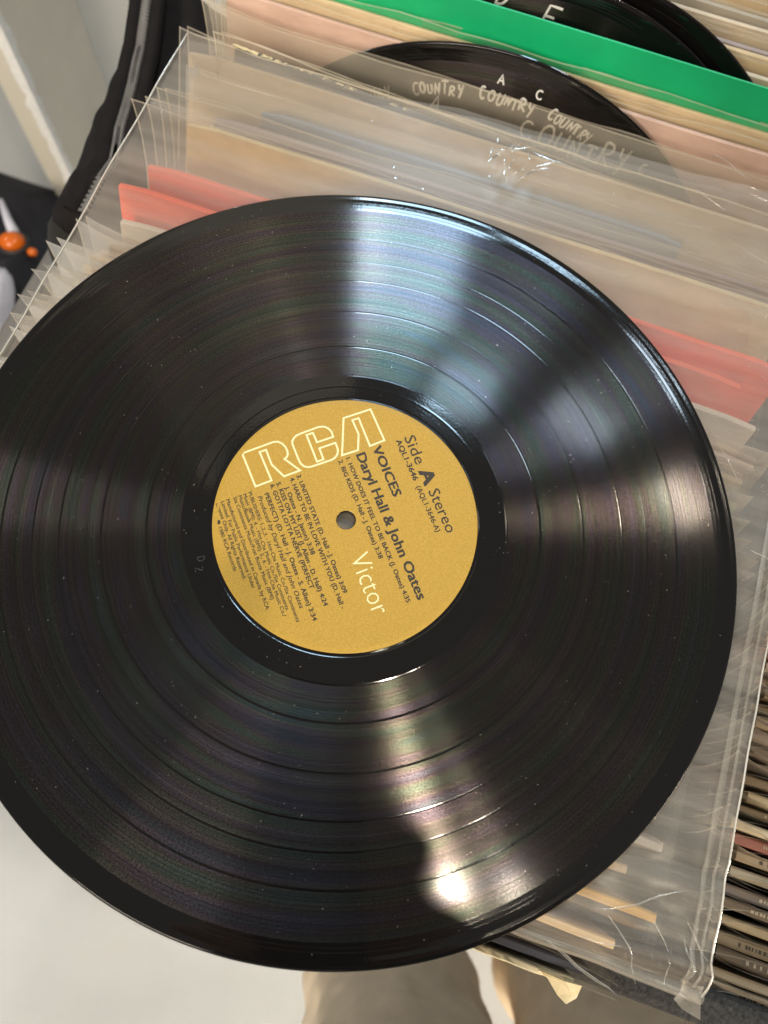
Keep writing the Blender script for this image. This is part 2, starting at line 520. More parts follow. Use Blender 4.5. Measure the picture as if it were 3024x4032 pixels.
LOGO = {
'R': [(-40.74, 26.45), (-29.08, 31.43), (-27.3, 31.75), (-25.6, 31.0), (-24.2, 29.6), (-23.3, 27.9), (-23.1, 26.3), (-23.5, 25.2), (-24.32, 24.49), (-18.11, 19.83), (-24.2, 17.24), (-29.18, 22.08), (-31.6, 28.19), (-34.04, 27.17), (-28.88, 15.45), (-34.89, 12.89)],
'C': [(-5.63, 34.23), (-6.3, 36.4), (-7.4, 37.6), (-8.8, 38.4), (-10.25, 38.55), (-11.8, 38.2), (-18.47, 35.32), (-20.0, 34.5), (-21.1, 33.2), (-21.6, 31.9), (-21.4, 30.6), (-18.8, 24.22), (-17.9, 22.6), (-16.7, 21.6), (-15.3, 21.2), (-13.8, 21.45), (-5.96, 24.49), (-4.7, 25.4), (-3.9, 26.7), (-3.6, 28.1), (-3.73, 29.18), (-4.68, 31.7), (-10.91, 29.22), (-9.18, 24.61), (-11.66, 23.6), (-16.11, 34.78), (-13.61, 35.72), (-11.88, 31.74)],
'A': [(-1.66, 42.43), (9.01, 46.54), (14.6, 33.21), (8.89, 30.65), (4.3, 42.58), (1.84, 41.62), (4.37, 35.64), (4.24, 28.79), (-2.0, 26.47)]}
for ch in 'RCA':
    outline(LOGO[ch], .78, .15).build('logo_print', M['logo_ink'], lab)

def ribbon(mb, pts, w, f, z0=0.0, z1=.12):
    """marker stroke: a thin raised ribbon through 2D points, placed by f(x, y, z)"""
    P = [Vector(p) for p in pts]
    rows = []
    for i, p in enumerate(P):
        a, b = P[max(i - 1, 0)], P[min(i + 1, len(P) - 1)]
        d = (b - a).normalized()
        nn = Vector((-d.y, d.x)) * (w / 2)
        rows.append([f(*(p - nn * 1.05), z0), f(*(p - nn * .8), z1), f(*(p + nn * .8), z1), f(*(p + nn * 1.05), z0)])
    mb.grid(rows)

def arc(cx, cy, rx, ry, a0, a1, n=9):
    return [(cx + rx * math.cos(math.radians(a0 + (a1 - a0) * i / n)), cy + ry * math.sin(math.radians(a0 + (a1 - a0) * i / n))) for i in range(n + 1)]

GLYPH = {  # handwriting in a unit box
'C': [arc(.38, .5, .34, .5, 50, 320)], 'O': [arc(.36, .5, .33, .48, 80, 445, 12)],
'U': [[(.05, 1), (.05, .35)] + arc(.33, .32, .28, .3, 180, 350, 7) + [(.62, 1)]],
'N': [[(.05, 0), (.08, .55), (.1, 1), (.35, .5), (.6, .02), (.62, .5), (.65, 1)]],
'T': [[(.0, .98), (.35, 1), (.75, .95)], [(.38, 1), (.36, .5), (.36, 0)]],
'R': [[(.05, 0), (.08, .5), (.1, 1)], [(.1, 1)] + arc(.3, .75, .27, .24, 90, -90, 6) + [(.12, .5), (.38, .25), (.66, 0)]],
'Y': [[(.02, 1), (.12, .62), (.36, .5), (.52, .62), (.6, 1)], [(.6, 1), (.5, .4), (.38, -.2)]],
'A': [[(0, 0), (.2, .5), (.38, 1), (.52, .5), (.68, 0)], [(.14, .36), (.58, .34)]],
'D': [[(.08, 0), (.1, .5), (.1, 1)], [(.0, 1)] + arc(.2, .5, .5, .5, 85, -85, 9) + [(0, 0)]],
'F': [[(.1, 0), (.1, .5), (.12, 1), (.4, 1), (.78, .98)], [(.1, .52), (.35, .52), (.6, .5)]],
'Z': [[(0, 1), (.6, 1), (.3, .5), (0, 0), (.7, 0)]]}

def handwrite(mb, word, x, h, w, sw, f, gap=.25):
    rh = random.Random(word + '%.2f' % (x + h * 7 + w))
    for ch in word:
        kx, ky, sk, dy, th = rh.uniform(.82, 1.18), rh.uniform(.80, 1.15), rh.uniform(-.10, .28), rh.uniform(-.12, .12) * h, rh.uniform(.85, 1.2)
        for st in GLYPH[ch]:
            pts = [(x + (px * kx + sk * py) * w, dy + py * h * ky) for px, py in st]
            if len(pts) >= 2: ribbon(mb, pts, sw * th, f)
        x += w * (.72 * kx + gap * rh.uniform(.4, 1.3))
    return x

mb = MB()
ea = math.radians(-76)
for ch, q in (('D', 0), ('Z', 4.2)):
    p0 = Vector((-54.9 - q * .1, -15.2 - q))
    fz = lambda x, y, z: (p0 + Vector((math.cos(ea), math.sin(ea))) * x + Vector((-math.sin(ea), math.cos(ea))) * y).to_3d() * MM + Vector((0, 0, (z + .01) * MM))
    for st in GLYPH[ch]:
        ribbon(mb, [(a * 2.6, b * 2.6) for a, b in st], .22, fz, 0, .02)
mb.build('etched_mark', M['etch'], rec)

# dust and lint on the grooves: countless, one part
mb = MB()
rd = random.Random(3)
for i in range(1500):
    a = rd.uniform(0, 6.283)
    r = math.sqrt(rd.uniform(62 ** 2, 148 ** 2)) if rd.random() < .9 else rd.uniform(52, 62)
    x, y = r * math.cos(a), r * math.sin(a)
    if (y > 20 or x > 95) and rd.random() < .35: continue
    s = min(.36, .06 + rd.expovariate(1 / .034))
    if nz(x * .03, y * .03, 5.5) < rd.uniform(-.5, .35): continue
    b = rd.uniform(0, 6.283)
    zz = .0
    if rd.random() < .22:      # a curl of lint
        ln = s * 4.5
        k = rd.uniform(-2.2, 2.2)
        pts = [(0, 0)]
        for q in range(5):
            pts.append((pts[-1][0] + math.cos(b) * ln / 5, pts[-1][1] + math.sin(b) * ln / 5)); b += k / 5
        ribbon(mb, pts, .10, lambda px, py, pz: Vector((x + px, y + py, zz + pz)) * MM, 0, .1)
    else:
        k = 5
        ring = [Vector((x + math.cos(b + 6.283 * j / k) * s * rd.uniform(.5, 1.3), y + math.sin(b + 6.283 * j / k) * s * rd.uniform(.35, .9), zz)) * MM for j in range(k)]
        top = Vector((x, y, zz + s * .8)) * MM
        mb.add(ring + [top], [(j, (j + 1) % k, k) for j in range(k)])
tag(mb.build('dust', M['dust'], rec), kind='stuff')

# ---------------------------------------------------------------- the empty outer sleeve under the record
SHEET_TOP = [(-153, 206), (-139, 209), (-100, 206), (-61, 202.5), (-18, 212), (3, 213), (51, 213), (90, 215), (130, 219), (170, 224)]
def lerp_tab(tab, x):
    for (x0, y0), (x1, y1) in zip(tab, tab[1:]):
        if x <= x1: return y0 + (y1 - y0) * max(0, (x - x0)) / (x1 - x0)
    return tab[-1][1]

def sheet_z(u, v, lay):
    far = max(0.0, (math.hypot(u, v) - 140) / 120.0)
    z = -3.4 - lay * 1.6
    z += (nz(u * .013 + 3, v * .02, lay * 5.1) * 2.2 + nz(u * .03, v * .04, 2 + lay) * .45) * min(1, .25 + far * 1.5)
    z += 1.0 * math.exp(-((u - 14) / 13) ** 2 - ((v - 186) / 20) ** 2) * (nz(u * .14, v * .30, 7) * 2.4 + nz(u * .5, v * .4, 3) * .8)   # crumpled patch
    if u > 110 and v > 120: z += nz(u * .10, v * .25, 4.4) * 1.1
    if v < -70 and u > 60: z += nz(u * .09, v * .14, 9.2) * 1.8
    if u > 156: z += .9 * math.exp(-((u - 158.2) / .9) ** 2) + .8 * math.exp(-((u - 161.2) / .7) ** 2)
    if v < -100: z += 3.6 * math.exp(-((v + 106 - nz(u * .02, 3) * 3) / 3.0) ** 2) - max(0, (-110 - v)) * .8
    return min(z, -2.1 - lay * .9) if math.hypot(u, v) < 152 else z

slv = thing('clear_outer_sleeve', B(0, 45, -4), 'empty clear plastic outer sleeve lying flat over the records, under the black record', 'record sleeve')
def sheet(lay, inset):
    us = [-155 + inset + (318 - 2 * inset) * i / 110 for i in range(111)] + [163.4, 164.2, 165.2]
    rows = []
    for j in range(121):
        t = j / 120
        row = []
        for u in us:
            vtop = lerp_tab(SHEET_TOP, u) - lay * 3 + nz(u * .05, 8.8, lay) * 1.2
            vbot = -112.5 + lay * .8 + nz(u * .03, 1.2, lay) * 1.5 - (2.0 if u < 100 else 0)
            v = vbot + (vtop - vbot) * t
            row.append(B(u, v, sheet_z(u, v, lay)))
        rows.append(row)
    mb = MB(); mb.grid(rows)
    return mb
sheet(0, 0).build('front_film', M['sheet'], slv, smooth=True)
sheet(1, .6).build('back_film', M['sheet'], slv, smooth=True)
mb = MB()
pl = [B(-155.2 + nz(j * .13, 4) * .5, -112 + 318 * j / 90, sheet_z(-155, -112 + 318 * j / 90, 0) + .2) for j in range(91)]
mb.tube(pl, .42 * MM, 6)
mb.build('lit_edge_bead', M['sheet_edge'], slv, smooth=True)
mb = MB()
pl = [B(165.2 + nz(j * .2, 9) * .4, -113 + 318 * j / 90, sheet_z(165, -112 + 318 * j / 90, 0)) for j in range(91)]
mb.tube(pl, .40 * MM, 6)
mb.build('lit_edge_bead', M['sheet_edge'], slv, smooth=True)
for u0, w in ((157.6, 2.0), (161.0, 1.1)):
    mb = MB()
    rows = []
    for j in range(91):
        v = -111 + 316 * j / 90
        ww = w * (1 + nz(j * .1, u0) * .5)
        rows.append([B(u0 - ww / 2, v, sheet_z(u0, v, 0) + .25), B(u0, v, sheet_z(u0, v, 0) + .8), B(u0 + ww / 2, v, sheet_z(u0, v, 0) + .25)])
    mb.grid(rows)
    mb.build('seam', M['seam'], slv, smooth=True)
mb = MB()   # the rolled hem along the near end and the ears of its corner
rows = []
for j in range(60):
    u = 60 + 105 * j / 59
    rows.append([B(u, -113 + nz(u * .03, 1.2) * 1.5 + 2.2 * math.cos(a), -5.5 + 2.2 * math.sin(a) + nz(u * .06, 5) * 1.0) for a in (0, .8, 1.6, 2.4, 3.2, 4.0, 4.8)])
mb.grid(rows)
mb.build('hem', M['seam'], slv, smooth=True)
mb = MB()
mb.grid([[B(158, -110, -5), B(161, -110.5, -3.5), B(165, -110, -5)], [B(158.5, -114, -6.5), B(161.5, -114, -5.2), B(165.5, -114, -6.5)], [B(157.5, -117, -8), B(161, -119, -8.6), B(166.8, -120, -7.0)]])
mb.build('corner_tab', M['seam'], slv, smooth=True)

# creases catching the light: by the near corner, in the crumpled patch and at the far right
rc = random.Random(21)
def crease(u, v, ang, ln, w):
    mb = MB()
    pts, a = [], ang
    x, y = u, v
    for q in range(8):
        pts.append((x, y)); a += rc.uniform(-.16, .16)
        x += math.cos(a) * ln / 7; y += math.sin(a) * ln / 7
    rows = []
    for q, (x, y) in enumerate(pts):
        ww = w * math.sin(math.pi * (q + .4) / 7.8) * rc.uniform(.6, 1.2)
        nx, ny = -math.sin(a) * ww, math.cos(a) * ww
        z = sheet_z(x, y, 0) + .12
        rows.append([B(x - nx, y - ny, z), B(x, y, z + ww * .9), B(x + nx, y + ny, z)])
    mb.grid(rows)
    mb.build('crease', M['crease'], slv, smooth=True)
for (u, v, n_, spread, ang, ln) in ((148, -98, 4, 7, -1.1, 12), (120, -103, 5, 12, -.25, 26), (12, 186, 10, 11, 1.4, 12), (20, 200, 4, 12, .1, 16), (146, 188, 9, 16, .6, 18), (150, 60, 5, 40, -.15, 22), (100, 205, 5, 30, -.05, 26)):
    for q in range(n_):
        uu, vv = u + rc.uniform(-spread, spread), v + rc.uniform(-spread, spread)
        if uu < 160 and math.hypot(uu, vv) > 156: crease(uu, vv, ang + rc.uniform(-.5, .5), ln * rc.uniform(.5, 1.3), rc.uniform(.2, .55))
mb = MB()   # rubbed specks on the film near its right side: countless
for q in range(420):
    u = rc.gauss(152, 7) if q < 300 else rc.uniform(-150, 160)
    v = rc.uniform(-110, 200)
    if u > 164 or math.hypot(u, v) < 154: continue
    z = sheet_z(u, v, 0) + .1
    a, s = rc.uniform(0, 3.14), rc.uniform(.1, .35)
    l = s * rc.uniform(.6, 4)
    dx, dy = math.cos(a), math.sin(a)
    mb.add([B(u - dx * l - dy * s * .4, v - dy * l + dx * s * .4, z), B(u + dx * l - dy * s * .3, v + dy * l + dx * s * .3, z), B(u + dx * l * .8 + dy * s * .4, v + dy * l * .8 - dx * s * .4, z), B(u - dx * l + dy * s * .3, v - dy * l - dx * s * .3, z)], [(0, 1, 2, 3)])
tag(mb.build('rubbed_speck', M['seam'], slv), kind='stuff')

# ---------------------------------------------------------------- sleeved records in the bin
SL, CL = math.sin(LEAN), math.cos(LEAN)
def plane(vt, zt, lean=LEAN):
    """frame of a leaning record: a along the top edge, h up its face (0 at the top), d out towards the viewer"""
    s, c = math.sin(lean), math.cos(lean)
    return lambda a, h, d=0.0: B(a, vt + h * s - d * c, zt + h * c + d * s)

JM = {}
def jacket_mat(key, col):
    if key not in JM:
        JM[key] = plain(key + '_card', col, .62, .16, 45, .15, 250, stretch=(1, 1, 3))
    return JM[key]

def film_mesh(f, a0, a1, top, seed, d0, flare=6.0, depth=312, tip=0.0):
    """one wall of a polythene sleeve with a wavy top edge and a flared, pointed left corner"""
    S = [0, .004, .01, .018, .028, .04, .055, .075, .1] + [.13 + .77 * i / 24 for i in range(25)] + [.93, .955, .975, .99, 1.0]
    na = len(S) - 1
    hs = [0, -.7, -3, -8, -16, -30, -60, -130, -depth]
    mb = MB()
    rows = []
    for hi, h in enumerate(hs):
        row = []
        for i in range(na + 1):
            s = S[i]
            a = a0 + (a1 - a0) * s
            w = max(0.0, 1 + h / 90.0)
            wav = nz(a * .018, seed, h * .01) * 3.2 * w + nz(a * .06, seed * 1.7) * .9 * w
            e = math.exp(-(s * 30)) * w ** 5
            e2 = math.exp(-((1 - s) * 18)) * w * w
            dh = nz(a * .03, seed + 9) * 1.6 - 3.0 * s * 0
            row.append(f(a - tip * e, h + top + dh * w + tip * .25 * e, d0 + wav + flare * e * math.sin(seed * 3) + flare * .6 * e2 * math.cos(seed * 2)))
        rows.append(row)
    k = na + 1
    mb.grid(rows[:2], 1)
    n0 = len(mb.v)
    mb.grid(rows[1:], 0)
    mb2 = MB()
    mb.grid([[r[0] for r in rows[:7]], [r[0] + (r[1] - r[0]).normalized() * .0007 for r in rows[:7]]], 1)
    return mb

def lean_at(vt):
    """the records fan out: upright at the near end, leaning back further on, so that their feet never cross"""
    return math.asin((vt - (-108 + (vt + 124) * 160 / 332)) / 312)
def sleeved(vt, zt, key, col, label, group, a0=-153.0, a1=157.0, thick=3.2, over=8.0, left=6.0, right=5.0, tip=3.0, worn=False, film_on=True, ragged=False, lean=None, slope=0.0, film_mat='film'):
    """a jacket in an open topped clear sleeve, leaning back in the bin"""
    seed = vt * .137 + 1.3
    lean = lean if lean is not None else (lean_at(vt) if vt < 212 else LEAN)
    f0 = plane(vt, zt, lean)
    f = lambda a, h, d=0.0: f0(a, h - slope * (a - a0) * max(0, 1 + h / 300), d)
    t = thing('sleeved_record', f(0, -312), label, 'record', group)
    mb = MB()
    n = 120 if ragged else 24
    for side in (0,):
        rows = []
        for i in range(n + 1):
            s = i / n
            a = a0 + (a1 - a0) * s
            bow = nz(a * .012, seed) * 1.4
            corner = 1.6 * (math.exp(-s * 40) + math.exp(-(1 - s) * 40))
            rg = 0.0
            if ragged: rg = -abs(nz(a * .22, seed, 3)) * 4.5 - abs(nz(a * .9, seed, 8)) * 1.8
            tt = thick / 2
            rows.append([f(a, -310, bow - tt), f(a, -corner + rg - .6, bow - tt), f(a, -corner + rg, bow - tt * .6), f(a, -corner + rg * .6, bow + tt * .6), f(a, -corner + rg * .6 - .6, bow + tt), f(a, -310, bow + tt)])
        mb.rings(rows, 0, close=True, caps=True)
    mb.build('jacket', jacket_mat(key, col), t, smooth=False)
    if ragged:
        fl = MB()
        fl.grid([[f(a1 - 14, -1, 0), f(a1 - 14, -6, .5), f(a1 - 14, -10, 1)], [f(a1 - 4, 1.0, 0), f(a1 - 3, -6, 2), f(a1 - 6, -12, 3.5)], [f(a1 + 1.5, 1.4, -.5), f(a1 + 1, -4, 4), f(a1 - 2, -9, 7)], [f(a1 + 2.5, -1, 0), f(a1 + 2.4, -3, 4.5), f(a1 + .5, -6, 8)]])
        fl.build('torn_flap', jacket_mat(key, col), t)
    if worn:
        w = MB()
        rr = random.Random(5)
        for q in range(26):
            a = a0 + rr.random() ** 1.4 * 90
            s = rr.uniform(.4, 2.2)
            bow = nz(a * .012, seed) * 1.4
            w.add([f(a - s, -rr.uniform(.2, .7), bow + thick / 2 + .1), f(a + s * .8, -rr.uniform(.2, .9), bow + thick / 2 + .1), f(a + s, .1, bow + rr.uniform(-.5, .8)), f(a - s * .7, .12, bow + rr.uniform(-.5, .8))], [(0, 1, 2, 3)])
        w.build('scuff', M['paper'], t)
    if film_on:
        for q, d0 in enumerate((thick / 2 + 1.6, -thick / 2 - 1.4)):
            film_mesh(f, a0 - left + q * 1.5, a1 + right, over - q * 1.2, seed + q * 2.2, d0, tip=tip).build('poly_sleeve', [M[film_mat], M['film_edge']], t, smooth=True)
    return t

CREAM, TAN, GREY, PINK, BLUE = (.70, .54, .34), (.46, .33, .20), (.42, .40, .37), (.60, .40, .32), (.30, .33, .42)
WARM, DARK, LILAC, OCHRE, RED = (.70, .60, .47), (.04, .04, .045), (.42, .36, .42), (.62, .36, .07), (.92, .085, .015)
GRP_H = 'sleeved records mostly hidden beneath the black record'
GRP_V = 'sleeved records seen through the clear outer sleeve'
GRP_B = 'sleeved records behind the green divider'

# the nearest ones, in front of and below the round record
sleeved(-124, -13, 'torn_cream', (.74, .63, .40), 'cream jacket with a torn ragged top edge at the very front of the bin', GRP_V, a0=-186, a1=127, film_on=False, ragged=True, thick=2.2)
sleeved(-119.5, -15, 'navy', (.035, .037, .052), 'dark navy jacket just behind the torn cream one, ending in a crumpled clear sleeve', GRP_V, a0=-178, a1=131, thick=3.0, over=4, right=10)
sleeved(-108, -17, 'ivory', CREAM, 'ivory jacket showing through the near right corner of the clear outer sleeve', GRP_V, a0=-172, a1=139, right=12, over=6)
sleeved(-96, -14, 'ochre', OCHRE, 'bright ochre yellow jacket poking out from under the black record at lower right', GRP_V, a0=-160, a1=150, over=3, right=2)
sleeved(-84, -18, 'fawn', TAN, 'pale fawn sleeved record directly behind the ochre yellow jacket', GRP_V, a0=-160, a1=138, right=9, over=7)
hid = [(-73, GREY), (-62, WARM), (-51, BLUE), (-40, CREAM), (-29, GREY), (-18, PINK), (-7, TAN), (3, WARM), (13, LILAC), (24, CREAM), (36, GREY), (43, PINK), (53, CREAM), (61, WARM), (70, BLUE), (82, CREAM)]
rr = random.Random(11)
for i, (v, c) in enumerate(hid):
    cc = tuple(x * rr.uniform(.85, 1.15) for x in c)
    sleeved(v, -20 + rr.uniform(-3, 3), 'plain_jacket_%d' % i, cc, 'sleeved record crossing beneath the black record, only its clear corners poking out beside it', GRP_H,
            a0=-154 + rr.uniform(-2, 2), a1=150 + rr.uniform(-6, 4), over=7 + rr.uniform(-2, 2), left=5 + rr.uniform(-3, 3), right=6 + rr.uniform(-4, 4), tip=4 + rr.uniform(-2, 5))
sleeved(92, -24, 'pale_pink', (.66, .50, .44), 'pale pink jacket under the clear outer sleeve, just in front of the two red jackets', GRP_V, left=7, tip=5)
sleeved(107, -18, 'pearl', (.62, .55, .48), 'pearl grey jacket under the clear sleeve, touching the lower red jacket from the front', GRP_V, a0=-148, a1=152, film_on=False)
sleeved(120, -11, 'scarlet', RED, 'scarlet red jacket under the clear sleeve, the nearer and lower of the two', GRP_V, a0=-153, a1=139, over=2, left=5, tip=2, film_on=False)
sleeved(137, -14, 'vermilion', (.93, .09, .018), 'vermilion red jacket under the clear sleeve, the farther and upper of the two', GRP_V, a0=-147, a1=158, over=3, left=6, tip=2, film_on=False)
sleeved(165, -12, 'bright_cream', (.74, .60, .36), 'cream jacket with a bright yellowish top edge behind the red pair', GRP_V, a0=-139, over=3, left=20, tip=5)
sleeved(175, -15, 'mauve', (.33, .25, .27), 'dull mauve jacket next behind the bright cream edge', GRP_V, a0=-130, over=6, left=24)
sleeved(186, -14, 'slate_blue', (.22, .25, .36), 'slate blue jacket edge in the middle of the clear outer sleeve', GRP_V, a0=-110, a1=100, over=8, left=38)
sleeved(202, -8, 'sand', (.60, .49, .35), 'sand coloured jacket showing through the far end of the clear outer sleeve', GRP_V, over=7, left=4)
sleeved(208, -3.5, 'scuffed_black', DARK, 'scuffed black jacket whose worn top edge stands just behind the clear outer sleeve', GRP_V, a0=-131, a1=120, over=4, left=6, worn=True, thick=3.6, slope=.05)

# black records standing up as dividers
def divider_record(vt, u0, h0, zt, label, marks, turn=0.0):
    f = plane(vt, zt)
    t = thing('divider_record', f(u0, h0 - 151), label, 'record', 'black records standing up as dividers')
    disc_mesh(t, seg=200, frame=lambda x, y, z: f(u0 + x, h0 + y, z), fine=True)
    o = disc_mesh(t, seg=220, frame=lambda x, y, z: Vector((x, y, z)) * MM).build('disc', [M['gloss'], M['groove']], None, smooth=True)
    # the lathe stays in its own axes so that its grooves keep their centre
    ex, ey = (B(1, 0, 0)).normalized(), (f(0, 1) - f(0, 0)).normalized()
    ez = ex.cross(ey)
    o.parent = t
    o.matrix_local = Matrix.Translation(f(u0, h0) - PLACE[t.name]) @ Matrix((ex, ey, ez)).transposed().to_4x4()
    mb = MB()
    for (word, x, h, w, sw, fn) in marks:
        handwrite(mb, word, x, h, w, sw, fn)
    mb.build('marker_lettering', M['marker'], t)
    return t

def on_arc(f, u0, h0, ang, r):
    """write along the rim: x runs round the arc from ang degrees, y outwards"""
    return lambda x, y, z: f(u0 + (r + y) * math.sin(math.radians(ang) + x / r), h0 + (r + y) * math.cos(math.radians(ang) + x / r), .36 + z)
def on_line(f, a, h, rot=0.0):
    c, s = math.cos(rot), math.sin(rot)
    return lambda x, y, z: f(a + x * c - y * s, h + x * s + y * c, .36 + z)

V1, U1, H1 = 235, -1.8, -140.5
f1 = plane(V1, 0)
divider_record(V1, U1, H1, 0, 'black record standing upright with COUNTRY handwritten along its rim in white', [
    ('COUNTRY', 0, 5.0, 3.7, .85, on_arc(f1, U1, H1, -37, 128)), ('COUNTRY', 0, 5.4, 4.0, .95, on_arc(f1, U1, H1, -20.5, 127.3)),
    ('COUNTRY', 0, 5.4, 4.1, .95, on_arc(f1, U1, H1, -5.4, 127)), ('COUNTRY', 0, 5.0, 3.6, .95, on_arc(f1, U1, H1, 10.0, 129)),
    ('COUNTRY', 0, 11, 8.2, 1.2, on_line(f1, 10, -27, math.radians(-1))), ('C', 0, 5, 4, .9, on_line(f1, 72, -25)),
    ('A', 0, 9, 8, 1.2, on_line(f1, -38, -26)), ('A', 0, 4, 4, .8, on_line(f1, -7, -4.6)), ('C', 0, 4, 5, .9, on_line(f1, 12.5, -6.2))])
V2, U2, H2 = 266, 14, -126
f2 = plane(V2, 0)
divider_record(V2, U2, H2, 0, 'black record standing behind the green card, white letters D and F on it', [
    ('D', 0, 12, 9.5, 1.2, on_line(f2, -21, 8.5)), ('F', 0, 12, 10, 1.2, on_line(f2, 2, 3))])
V3, U3, H3 = 274, 26, -124
divider_record(V3, U3, H3, 0, 'black record standing upright, the rearmost of the three dividers', [])

# clear sleeves and jackets around the dividers
sleeved(219, -36, 'clear_grey', (.52, .44, .38), 'sleeved record whose loose clear film rises over the front of the COUNTRY record', GRP_V, a0=-148, a1=150, over=33, left=5, tip=5, thick=2.0, film_mat='veil')
sleeved(241, -4, 'blush', (.66, .46, .40), 'blush pink jacket standing just behind the COUNTRY record', GRP_B, a0=-150, a1=160, over=5, left=4, thick=2.6)
sleeved(248, 0, 'buff', (.70, .55, .36), 'buff jacket with a thin light edge in front of the green card', GRP_B, a0=-152, a1=160, over=5, left=3, thick=2.6)
mb = MB()
f = plane(256, 16)
rows = []
for i in range(41):
    a = -130 + 290 * i / 40
    bow = nz(a * .008, 2.2) * 2.5
    rows.append([f(a, -312, bow - .6), f(a, -.4, bow - .6), f(a, 0, bow), f(a, -.4, bow + .6), f(a, -312, bow + .6)])
mb.rings(rows)
gc = thing('divider_card', f(0, -312), 'bright green plastic divider card standing among the records', 'divider card')
mb.build('panel', M['green'], gc)
back = [(280, 2, WARM, 'pale jacket right behind the rearmost black divider record'), (290, 4, CREAM, 'cream jacket second behind the black divider records'), (299, 0, LILAC, 'lilac grey jacket at the top right corner of the photo'), (309, 3, WARM, 'light warm jacket behind the lilac grey one'), (320, 1, GREY, 'grey jacket near the back of the visible row'), (332, 3, CREAM, 'cream jacket, the last one in sight at the top right')]
for i, (v, z, c, lb) in enumerate(back):
    sleeved(v, z, 'rear_jacket_%d' % i, c, lb, GRP_B, over=7)

# ---------------------------------------------------------------- the neighbouring row, its edges lower than this one
dk = [(.10, .065, .035), (.16, .11, .075), (.07, .05, .03), (.24, .18, .12), (.20, .15, .125), (.05, .045, .04), (.13, .115, .10), (.10, .07, .035), (.50, .42, .26), (.12, .085, .04), (.55, .48, .34), (.24, .04, .045), (.33, .26, .18), (.30, .27, .2), (.10, .10, .11), (.02, .02, .02), (.46, .38, .24), (.22, .18, .12), (.05, .045, .035), (.40, .34, .24), (.55, .46, .34), (.42, .12, .05), (.30, .18, .14)]
names = ['brown', 'tan', 'dark brown', 'beige', 'mushroom', 'near black', 'ash grey', 'umber', 'straw', 'bronze', 'ivory', 'maroon', 'camel', 'khaki', 'charcoal', 'jet black', 'sandy', 'olive brown', 'sooty', 'oatmeal', 'parchment', 'rust red', 'cocoa']
def soften(c):
    g = (.26, .185, .115)
    return tuple(x * .62 + y * .38 for x, y in zip(c, g))
for i in range(31):
    j = (len(dk) - 1 - i) % len(dk)
    v = -126 + i * 6.1
    lb = '%s jacket edge in the row to the right of the clear sleeve' % names[j]
    if i > 22: lb = '%s edge far up the right hand row, almost covered by the clear sleeve' % names[j]
    if i == 0: lb = 'cocoa brown jacket at the very front of the row on the right'
    t = sleeved(v, -46 - rr.uniform(0, 6), 'side_row_%d' % j, soften(dk[j]), lb, 'records in the right hand row', lean=math.radians(-3 + 9 * i / 30),
                a0=188 + rr.uniform(-3, 4), a1=500, thick=rr.uniform(3.2, 4.9), over=rr.uniform(3, 8), left=4 + rr.uniform(-1, 4), right=4, tip=3)
    if j % 3 != 1:      # small print along the spine
        mb = MB()
        fr = plane(v, -50, math.radians(-3 + 9 * i / 30))
        je = [o for o in t.children if o.name.startswith('jacket')][0]
        top = je.data.vertices
        a = 196 + rr.uniform(0, 6)
        zt = max((p.co.z for p in top)) + PLACE[t.name].z
        for q in range(rr.randint(7, 16)):
            w = rr.uniform(.5, 1.3)
            k = min(range(25), key=lambda n_: abs(188 + 312 * n_ / 24 - a))
            pa, pb = top[k * 6 + 2].co, top[k * 6 + 3].co
            mid, half = (pa + pb) / 2 + PLACE[t.name], (pb - pa) * .25
            ux = B(1, 0, 0).normalized() * (w * MM)
            base = mid + B(1, 0, 0).normalized() * ((a - (188 + 312 * k / 24)) * MM) + Vector((0, 0, .00025))
            mb.add([base - half, base - half + ux, base + half + ux, base + half], [(0, 1, 2, 3)])
            a += w + rr.uniform(.3, .9) + (1.2 if rr.random() < .2 else 0)
        o = mb.build('spine_print', M['ink'] if sum(dk[j]) > .45 else M['pale_print'], t)
        tag(o, kind='stuff')

# ---------------------------------------------------------------- the bin
bn = thing('record_bin', B(165, 150, -330), 'black felt covered bin holding two rows of records', 'record bin')
def bbox(name, a, b, mat, bevel=.003, parent=bn):
    mb = MB(); mb.box(B, a, b)
    return mb.build(name, mat, parent, bevel=bevel)
bbox('front_panel', (-212, -126, -330), (540, -113.5, -36), M['felt'])
bbox('back_panel', (-212, 470, -330), (540, 482, -34), M['felt'])
bbox('side_panel', (-224, -126, -330), (-212.5, 482, -190), M['felt'])
bbox('side_panel', (540.5, -126, -330), (552, 482, -60), M['felt'])
bbox('row_divider', (170, -113, -330), (176, 469.5, -70), M['felt'])
bbox('floor_panel', (-212, -113, -345), (540, 469.5, -330.5), M['felt'])
for (u, v) in ((-205, -120), (520, -120), (-205, 455), (520, 455)):
    bbox('leg', (u - 15, v - 15, -850), (u + 15, v + 15, -345.5), M['steel'], .004)
for u0 in (-262, -244):
    bbox('rail', (u0, -160, -166), (u0 + 11, 300, -150), M['steel'], .003)

